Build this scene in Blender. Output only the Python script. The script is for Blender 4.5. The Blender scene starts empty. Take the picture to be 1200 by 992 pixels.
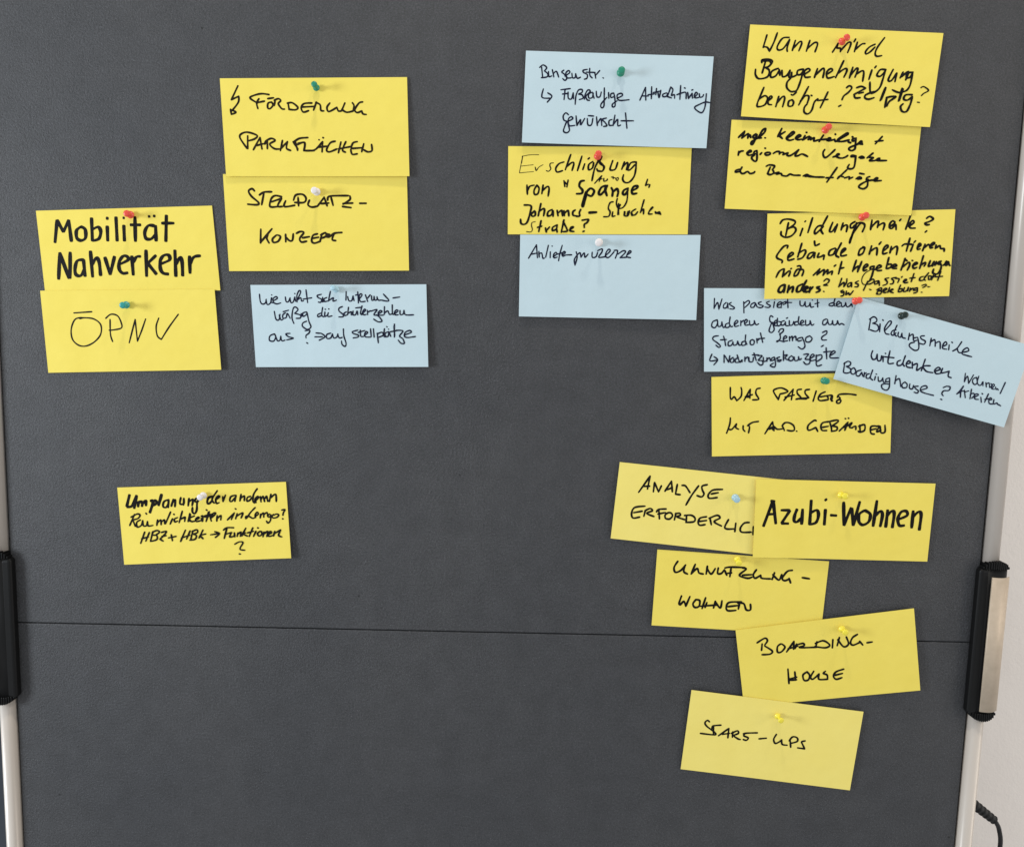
import bpy, bmesh, math, random
from mathutils import Matrix, Vector
random.seed(7)
sc = bpy.context.scene
COL = sc.collection

# ---------------------------------------------------------------- camera
CAM, RIGHT, UP, FWD = [Vector(v) for v in [[-0.0, -0.9159778147481936, 0.10520761801848753], [0.9996876464081228, 0.0028518100878825, 0.024828950807691895], [-0.02499219116020307, 0.11407240351530001, 0.9931580323076759], [0.0, 0.9934683457138759, -0.11410804557319688]]]
cd = bpy.data.cameras.new('camera'); cam = bpy.data.objects.new('camera', cd); COL.objects.link(cam)
cam.matrix_world = Matrix(((RIGHT.x, UP.x, -FWD.x, CAM.x), (RIGHT.y, UP.y, -FWD.y, CAM.y), (RIGHT.z, UP.z, -FWD.z, CAM.z), (0, 0, 0, 1)))
cd.sensor_width = 36; cd.lens = 36*940/1200; cd.clip_start = .02; cd.clip_end = 50
sc.camera = cam

# ---------------------------------------------------------------- light: room daylight, a window to the left, a ceiling lamp above
w = bpy.data.worlds.new('World'); sc.world = w; w.use_nodes = True
bg = w.node_tree.nodes['Background']; bg.inputs[0].default_value = (.93, .96, 1.0, 1); bg.inputs[1].default_value = .54

def area(name, loc, target, sx, sy, power, color):
    l = bpy.data.lights.new(name, 'AREA'); l.shape = 'RECTANGLE'; l.size = sx; l.size_y = sy
    l.energy = power; l.color = color
    o = bpy.data.objects.new(name, l); COL.objects.link(o); o.location = loc
    o.rotation_euler = (Vector(target)-Vector(loc)).to_track_quat('-Z', 'Y').to_euler()
    return o
area('window_light', (-2.6, -1.3, .15), (0, 0, -.05), .6, .8, 62, (.86, .93, 1.0))
area('ceiling_lamp', (-.10, -.52, 1.9), (0, 0, 0), .10, .10, 10.0, (1.0, .93, .82))
area('ceiling_lamp', (.75, -.62, 1.9), (.3, 0, 0), .10, .10, 5.0, (1.0, .93, .82))

area('right_fill_light', (2.3, -.95, .2), (.5, 0, -.2), .9, 1.4, 17, (1.0, .92, .82))  # added warm fill from the right to brighten the wall, no source in view

vs = sc.view_settings; vs.view_transform = 'Standard'; vs.look = 'None'; vs.exposure = 0; vs.gamma = 1; vs.use_curve_mapping = False
sc.cycles.max_bounces = 6

# ---------------------------------------------------------------- materials
def mat(name, color, rough=.6, metal=0, **kw):
    m = bpy.data.materials.new(name); m.use_nodes = True
    b = m.node_tree.nodes['Principled BSDF']
    b.inputs['Base Color'].default_value = (*color, 1); b.inputs['Roughness'].default_value = rough; b.inputs['Metallic'].default_value = metal
    for k, v in kw.items(): b.inputs[k.replace('_', ' ')].default_value = v
    return m, m.node_tree, b
def N(t, kind, **kw):
    n = t.nodes.new(kind)
    for k, v in kw.items():
        if k in n.inputs: n.inputs[k].default_value = v
        else: setattr(n, k, v)
    return n
def noise(t, scale, detail=3, rough=.55, sc3=None):
    tc = N(t, 'ShaderNodeTexCoord'); out = tc.outputs['Object']
    if sc3:
        mp = N(t, 'ShaderNodeMapping'); mp.inputs['Scale'].default_value = sc3; t.links.new(out, mp.inputs[0]); out = mp.outputs[0]
    n = N(t, 'ShaderNodeTexNoise'); n.inputs['Scale'].default_value = scale; n.inputs['Detail'].default_value = detail; n.inputs['Roughness'].default_value = rough
    t.links.new(out, n.inputs['Vector']); return n.outputs[0]
def ramp(t, src, stops):
    r = N(t, 'ShaderNodeValToRGB'); r.color_ramp.elements[0].position = stops[0][0]; r.color_ramp.elements[0].color = (*stops[0][1], 1)
    r.color_ramp.elements[1].position = stops[-1][0]; r.color_ramp.elements[1].color = (*stops[-1][1], 1)
    for p, c in stops[1:-1]:
        e = r.color_ramp.elements.new(p); e.color = (*c, 1)
    t.links.new(src, r.inputs[0]); return r.outputs[0]
def mixc(t, a, b, f, mode='MULTIPLY'):
    m = N(t, 'ShaderNodeMix', data_type='RGBA', blend_type=mode)
    for s, v in ((m.inputs[0], f), (m.inputs[6], a), (m.inputs[7], b)):
        if isinstance(v, (int, float)): s.default_value = v
        elif isinstance(v, tuple): s.default_value = v
        else: t.links.new(v, s)
    return m.outputs[2]
def bump(t, b, src, dist, strength=1.0, prev=None):
    n = N(t, 'ShaderNodeBump'); n.inputs['Strength'].default_value = strength; n.inputs['Distance'].default_value = dist
    t.links.new(src, n.inputs['Height'])
    if prev: t.links.new(prev, n.inputs['Normal'])
    t.links.new(n.outputs[0], b.inputs['Normal']); return n.outputs[0]

def felt_mat():
    m, t, b = mat('board_felt', (.08, .08, .085), .57)
    big = noise(t, 5, 4); mid = noise(t, 420, 3, .6); fine = noise(t, 760, 2, .7)
    c = ramp(t, big, [(.3, (.0345, .036, .0395)), (.7, (.045, .0455, .0475))])
    c = mixc(t, c, ramp(t, mid, [(.30, (.62, .62, .62)), (.70, (1.30, 1.30, 1.32))]), 1.0)
    c = mixc(t, c, ramp(t, fine, [(.3, (.62, .62, .62)), (.72, (1.38, 1.38, 1.38))]), 1.0)
    c = mixc(t, c, ramp(t, noise(t, 38, 5, .65), [(.32, (.84, .84, .84)), (.68, (1.14, 1.14, 1.14))]), 1.0)
    c = mixc(t, c, ramp(t, noise(t, 900, 1, .4), [(.64, (0, 0, 0)), (.78, (.09, .09, .094))]), 1.0, 'ADD')
    # old pin holes and lint specks
    tc = N(t, 'ShaderNodeTexCoord')
    v = N(t, 'ShaderNodeTexVoronoi'); v.inputs['Scale'].default_value = 26; t.links.new(tc.outputs['Object'], v.inputs['Vector'])
    hole = ramp(t, v.outputs['Distance'], [(.030, (.12, .12, .12)), (.040, (1, 1, 1))])
    gate = ramp(t, noise(t, 3.3, 2), [(.44, (0, 0, 0)), (.52, (1, 1, 1))])
    c = mixc(t, c, hole, gate)
    t.links.new(c, b.inputs['Base Color'])
    n1 = bump(t, b, noise(t, 430, 3, .65), .0010, .9)
    bump(t, b, noise(t, 850, 2, .7), .0006, .9, n1)
    b.inputs['Specular IOR Level'].default_value = .55
    return m
def paper_mat(name, col, col2):
    m, t, b = mat(name, col, .72)
    c = ramp(t, noise(t, 22, 4), [(.3, col), (.7, col2)])
    c = mixc(t, c, ramp(t, noise(t, 900, 3, .7), [(.3, (.955, .955, .945)), (.7, (1, 1, 1))]), 1.0)
    t.links.new(c, b.inputs['Base Color'])
    n1 = bump(t, b, noise(t, 13, 3), .0026, .8)
    bump(t, b, noise(t, 700, 3), .00012, .6, n1)
    b.inputs['Specular IOR Level'].default_value = .3
    return m
def ink_mat(name, col):
    m, t, b = mat(name, col, .5); b.inputs['Specular IOR Level'].default_value = .12
    c = ramp(t, noise(t, 260, 3), [(.35, tuple(x*.6 for x in col)), (.7, tuple(x*1.7 for x in col))]); t.links.new(c, b.inputs['Base Color'])
    return m
M = {}
M['felt'] = felt_mat()
M['yellow'] = paper_mat('yellow_paper', (.84, .68, .115), (.87, .712, .13))
M['pale'] = paper_mat('pale_yellow_paper', (.87, .725, .18), (.89, .75, .20))
M['blue'] = paper_mat('pale_blue_paper', (.505, .635, .685), (.53, .66, .71))
M['ink_black'] = ink_mat('black_ink', (.006, .005, .004))
M['ink_brown'] = ink_mat('brown_black_ink', (.016, .010, .004))
M['ink_navy'] = ink_mat('navy_ink', (.008, .010, .028))
def alu():
    m, t, b = mat('painted_aluminium', (.62, .57, .52), .34, .08)
    c = ramp(t, noise(t, 30, 3, .5, (1, 1, .06)), [(.3, (.50, .445, .39)), (.7, (.58, .525, .465))]); t.links.new(c, b.inputs['Base Color'])
    bump(t, b, noise(t, 700, 2, .6, (1, 1, .04)), .0001, .4); return m
M['alu'] = alu()
def plate():
    m, t, b = mat('champagne_plate', (.50, .43, .34), .52, .2)
    c = ramp(t, noise(t, 120, 3), [(.3, (.50, .405, .30)), (.7, (.56, .455, .345))]); t.links.new(c, b.inputs['Base Color'])
    bump(t, b, noise(t, 500, 2), .0001, .5); return m
M['plate'] = plate()
def plastic(name, col, rough=.35, trans=0, sss=0):
    m, t, b = mat(name, col, rough)
    c = ramp(t, noise(t, 180, 2), [(.3, tuple(x*.9 for x in col)), (.7, col)]); t.links.new(c, b.inputs['Base Color'])
    b.inputs['Transmission Weight'].default_value = trans
    if sss:
        b.inputs['Subsurface Weight'].default_value = sss; b.inputs['Subsurface Radius'].default_value = (.004, .004, .004); b.inputs['Subsurface Scale'].default_value = 1
    return m
M['black_plastic'] = plastic('black_plastic', (.005, .005, .005), .42); M['black_plastic'].node_tree.nodes['Principled BSDF'].inputs['Specular IOR Level'].default_value = .22
M['black_cable'] = plastic('black_rubber', (.006, .006, .006), .6)
M['green'] = plastic('green_pin', (.02, .26, .155), .28)
M['teal'] = plastic('teal_pin', (.03, .33, .31), .28)
M['red'] = plastic('red_pin', (.80, .085, .05), .3)
M['white'] = plastic('white_pin', (.83, .78, .76), .35)
M['black'] = plastic('black_pin', (.008, .022, .018), .3)
M['yellowp'] = plastic('yellow_pin', (.92, .78, .06), .3)
M['clear_blue'] = plastic('clear_blue_pin', (.50, .74, .84), .22, .25)
M['steel'] = mat('pin_steel', (.62, .62, .62), .25, 1)[0]
def wall():
    m, t, b = mat('wall_plaster', (.80, .75, .71), .9)
    c = ramp(t, noise(t, 8, 3), [(.3, (.85, .79, .735)), (.7, (.88, .82, .765))]); t.links.new(c, b.inputs['Base Color'])
    n1 = bump(t, b, noise(t, 55, 3, .55), .0018, .4); bump(t, b, noise(t, 260, 2), .0008, .5, n1); return m
M['wall'] = wall()
M['dark_panel'] = None
def darkp():
    m, t, b = mat('dark_partition', (.03, .036, .045), .8)
    c = ramp(t, noise(t, 9, 3), [(.3, (.026, .031, .039)), (.7, (.036, .042, .052))]); t.links.new(c, b.inputs['Base Color']); return m
M['dark_panel'] = darkp()

# ---------------------------------------------------------------- helpers
def link(name, bm, m, parent=None, loc=None, smooth=False):
    me = bpy.data.meshes.new(name); bm.to_mesh(me); bm.free(); me.materials.append(m)
    if smooth:
        for p in me.polygons: p.use_smooth = True
    o = bpy.data.objects.new(name, me); COL.objects.link(o)
    if parent: o.parent = parent
    if loc: o.location = loc
    return o
def empty(name, loc, label, cat, group=None):
    o = bpy.data.objects.new(name, None); COL.objects.link(o); o.location = loc; o.empty_display_size = .01
    o['label'] = label; o['category'] = cat
    if group: o['group'] = group
    return o
def box(bm, x0, x1, y0, y1, z0, z1, bev=0, seg=2):
    r = bmesh.ops.create_cube(bm, size=1)
    for v in r['verts']: v.co = Vector(((x0+x1)/2+v.co.x*(x1-x0), (y0+y1)/2+v.co.y*(y1-y0), (z0+z1)/2+v.co.z*(z1-z0)))
    if bev:
        es = list({e for v in r['verts'] for e in v.link_edges})
        bmesh.ops.bevel(bm, geom=es, offset=bev, segments=seg, affect='EDGES', profile=.5)
def extrude_profile(bm, prof, z0, z1):
    a = [bm.verts.new((x, y, z0)) for x, y in prof]; b = [bm.verts.new((x, y, z1)) for x, y in prof]
    n = len(prof)
    for i in range(n): bm.faces.new((a[i], a[(i+1) % n], b[(i+1) % n], b[i]))
    bm.faces.new(a[::-1]); bm.faces.new(b)
def super_oval(cx, cy, hx, hy, n=3.0, k=28):
    r = []
    for i in range(k):
        t = 2*math.pi*i/k; c, s = math.cos(t), math.sin(t)
        r.append((cx+hx*math.copysign(abs(c)**(2/n), c), cy+hy*math.copysign(abs(s)**(2/n), s)))
    return r
def lathe(bm, prof, seg=24):
    rings = []
    for r, y in prof: rings.append([bm.verts.new((r*math.cos(2*math.pi*i/seg), -y, r*math.sin(2*math.pi*i/seg))) for i in range(seg)])
    for a, b in zip(rings, rings[1:]):
        for i in range(seg): bm.faces.new((a[i], a[(i+1) % seg], b[(i+1) % seg], b[i]))
    bm.faces.new(rings[0]); bm.faces.new(rings[-1][::-1])
    bmesh.ops.recalc_face_normals(bm, faces=bm.faces[:])
def tube(bm, pts, rads, seg=14):
    rings = []
    for i, p in enumerate(pts):
        d = (pts[min(i+1, len(pts)-1)]-pts[max(i-1, 0)]).normalized()
        a = d.cross(Vector((0, 1, 0))).normalized(); b = d.cross(a)
        rings.append([bm.verts.new(p+(a*math.cos(2*math.pi*k/seg)+b*math.sin(2*math.pi*k/seg))*rads[i]) for k in range(seg)])
    for a, b in zip(rings, rings[1:]):
        for i in range(seg): bm.faces.new((a[i], a[(i+1) % seg], b[(i+1) % seg], b[i]))
    bm.faces.new(rings[0]); bm.faces.new(rings[-1])
    bmesh.ops.recalc_face_normals(bm, faces=bm.faces[:])

# ---------------------------------------------------------------- wall behind
bm = bmesh.new(); box(bm, -2.6, 2.6, .34, .40, -1.6, 1.6)
o = link('wall', bm, M['wall']); o['kind'] = 'structure'
part = empty('partition', (-.92, .12, -1.35), 'dark blue-grey partition standing in shade past the lower left frame tube', 'partition')
bm = bmesh.new(); box(bm, -.62, .24, 0, .02, .02, 1.62, .003); link('panel', bm, M['dark_panel'], part)
bm = bmesh.new(); box(bm, -.64, .26, -.005, .025, 0, .02, .003); link('bottom_rail', bm, M['black_plastic'], part)

# ---------------------------------------------------------------- pinboard
SEAM = -.2495
board = empty('pinboard', (0, 0, 0), 'large dark grey felt pinboard with light metal side tubes, full of pinned cards', 'pinboard')
def panel(z0, z1, tilt):
    bm = bmesh.new()
    box(bm, -.5850, .5527, 0, .014, z0, z1, .0012, 2)
    for v in bm.verts:
        if abs(v.co.z-SEAM) < .003: v.co.z += v.co.x*.0043
    o = link('felt_panel', bm, M['felt'], board)
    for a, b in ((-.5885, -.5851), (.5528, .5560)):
        bm = bmesh.new(); box(bm, a, b, .0035, .012, z0, z1); link('gap_shade_strip', bm, M['black_plastic'], board)  # black strip standing in for the shadow line between felt and tube
    return o
SL = math.radians(.16)
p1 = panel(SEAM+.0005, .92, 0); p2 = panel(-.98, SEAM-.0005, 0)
bm = bmesh.new(); box(bm, -.58, .55, .0145, .020, SEAM-.03, SEAM+.03); link('backing_strip', bm, M['black_plastic'], board)
for cx in (-.5965, .5645):
    for z0, z1 in ((SEAM+.002, .935), (-1.30, SEAM-.002)):
        bm = bmesh.new(); extrude_profile(bm, super_oval(cx, .006, .0092, .0135, 2.6, 36), z0, z1)
        t = link('frame_tube', bm, M['alu'], board, smooth=True)
        bm = bmesh.new(); sg = 1 if cx > 0 else -1; xa, xb = cx+sg*.0100, cx+sg*.0132
        box(bm, min(xa, xb), max(xa, xb), .006, .022, z0+.004, z1-.004, .0008); link('outer_channel', bm, M['alu'], t)
        bm = bmesh.new(); box(bm, min(cx+sg*.0080, xa), max(cx+sg*.0080, xa), .012, .020, z0+.005, z1-.005); link('channel_web', bm, M['black_plastic'], t)
for z0, z1 in ((.921, .936), (-.996, -.981)):
    bm = bmesh.new(); box(bm, -.586, .554, -.004, .018, z0, z1, .003, 3); link('cross_rail', bm, M['alu'], board)
bm = bmesh.new()
for s in (-1, 1):
    bm = bmesh.new(); box(bm, (-.597 if s < 0 else .565)-.02, (-.597 if s < 0 else .565)+.02, -.2, .24, -1.33, -1.30, .006, 3); link('foot', bm, M['alu'], board)

def clasp(cx, s, z0, z1):
    # black hinge clasp over the fold: smooth shell on the felt side, champagne plate outside, ribbed ends
    bm = bmesh.new()
    extrude_profile(bm, super_oval(cx+s*.0010, .004, .0165, .0150, 2.8, 44), z0+.0098, z1-.0098)
    c = link('hinge_clasp', bm, M['black_plastic'], board, smooth=False)
    for p in c.data.polygons: p.use_smooth = len(p.vertices) == 4
    xin = cx-s*.0180
    bm = bmesh.new(); box(bm, min(xin, xin+s*.0130), max(xin, xin+s*.0130), -.0098, .002, z0+.0085, z1-.0100, .0038, 4)
    link('inner_lip', bm, M['black_plastic'], c)
    # ribbed, rounded end caps
    for zc, up in ((z1-.0102, 1), (z0+.0102, -1)):
        for k in range(13):
            xx = cx-s*.0133+s*k*.0024
            e = (k-6)/6.0
            h = .0100*math.sqrt(max(.05, 1-(e*.95)**2))
            bm = bmesh.new(); box(bm, xx-.0009, xx+.0009, -.0125+.0035*e*e, .012, min(zc, zc+up*h), max(zc, zc+up*h), .0008, 2)
            link('end_rib', bm, M['black_plastic'], c)
    # plate: gently curved sheet lying on the shell
    bm = bmesh.new()
    n = 18; xs0 = cx-s*.0060; W = .0222 if s > 0 else .012; xs0 = xs0 if s > 0 else cx-.0085; rows = []
    for zz in (z0+.0140, z1-.0185):
        rows.append([[bm.verts.new((xs0+s*W*i/n, -.0108-.0052*math.sin(math.pi*(.22+.70*i/n))+.0060*max(0, i/n-.5)**1.5+dy, zz)) for i in range(n+1)] for dy in (0, .0014)])
    (f0, b0), (f1, b1) = rows
    for i in range(n):
        bm.faces.new((f0[i], f0[i+1], f1[i+1], f1[i])); bm.faces.new((b0[i], b1[i], b1[i+1], b0[i+1]))
        bm.faces.new((f0[i], b0[i], b0[i+1], f0[i+1])); bm.faces.new((f1[i], f1[i+1], b1[i+1], b1[i]))
    bm.faces.new((f0[0], f1[0], b1[0], b0[0])); bm.faces.new((f0[n], b0[n], b1[n], f1[n]))
    bmesh.ops.recalc_face_normals(bm, faces=bm.faces[:])
    cp = link('cover_plate', bm, M['plate'], c)
    for p in cp.data.polygons: p.use_smooth = abs(p.normal.y) > .3
clasp(.5655, 1, -.3400, -.1450)
clasp(-.5968, -1, -.3500, -.1620)

# ---------------------------------------------------------------- black cable behind the right tube
cab = empty('power_cable', (.60, .10, -.50), 'black cable with a ribbed strain relief coming out behind the lower right frame tube', 'cable')
cz = Vector((.60, .10, -.50))
def L(x, y, z): return Vector((x, y, z))-cz
A0, A1 = L(.604, .06, -.4830), L(.6370, .06, -.5075)
bm = bmesh.new(); pts = []; rad = []
for i in range(25):
    f = i/24; pts.append(A0.lerp(A1, f)); rad.append((.0070-.0012*f) if (i//2) % 2 == 0 else .0056-.001*f)
tube(bm, pts, rad, 20); link('strain_relief', bm, M['black_cable'], cab, smooth=False)
ctrl = [A0.lerp(A1, -2.2), A0, A1, L(.648, .062, -.528), L(.6525, .066, -.555), L(.655, .075, -.62), L(.65, .09, -.75), L(.62, .12, -1.0), L(.60, .14, -1.3)]
def cr(P, k=10):
    out = []
    for i in range(len(P)-1):
        p0, p1, p2, p3 = P[max(i-1, 0)], P[i], P[i+1], P[min(i+2, len(P)-1)]
        for j in range(k):
            t = j/k; out.append(.5*((2*p1)+(p2-p0)*t+(2*p0-5*p1+4*p2-p3)*t*t+(3*p1-p0-3*p2+p3)*t**3))
    out.append(P[-1]); return out
bm = bmesh.new(); pts = cr(ctrl); tube(bm, pts, [.0028]*len(pts), 14); link('cord', bm, M['black_cable'], cab, smooth=True)

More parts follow.
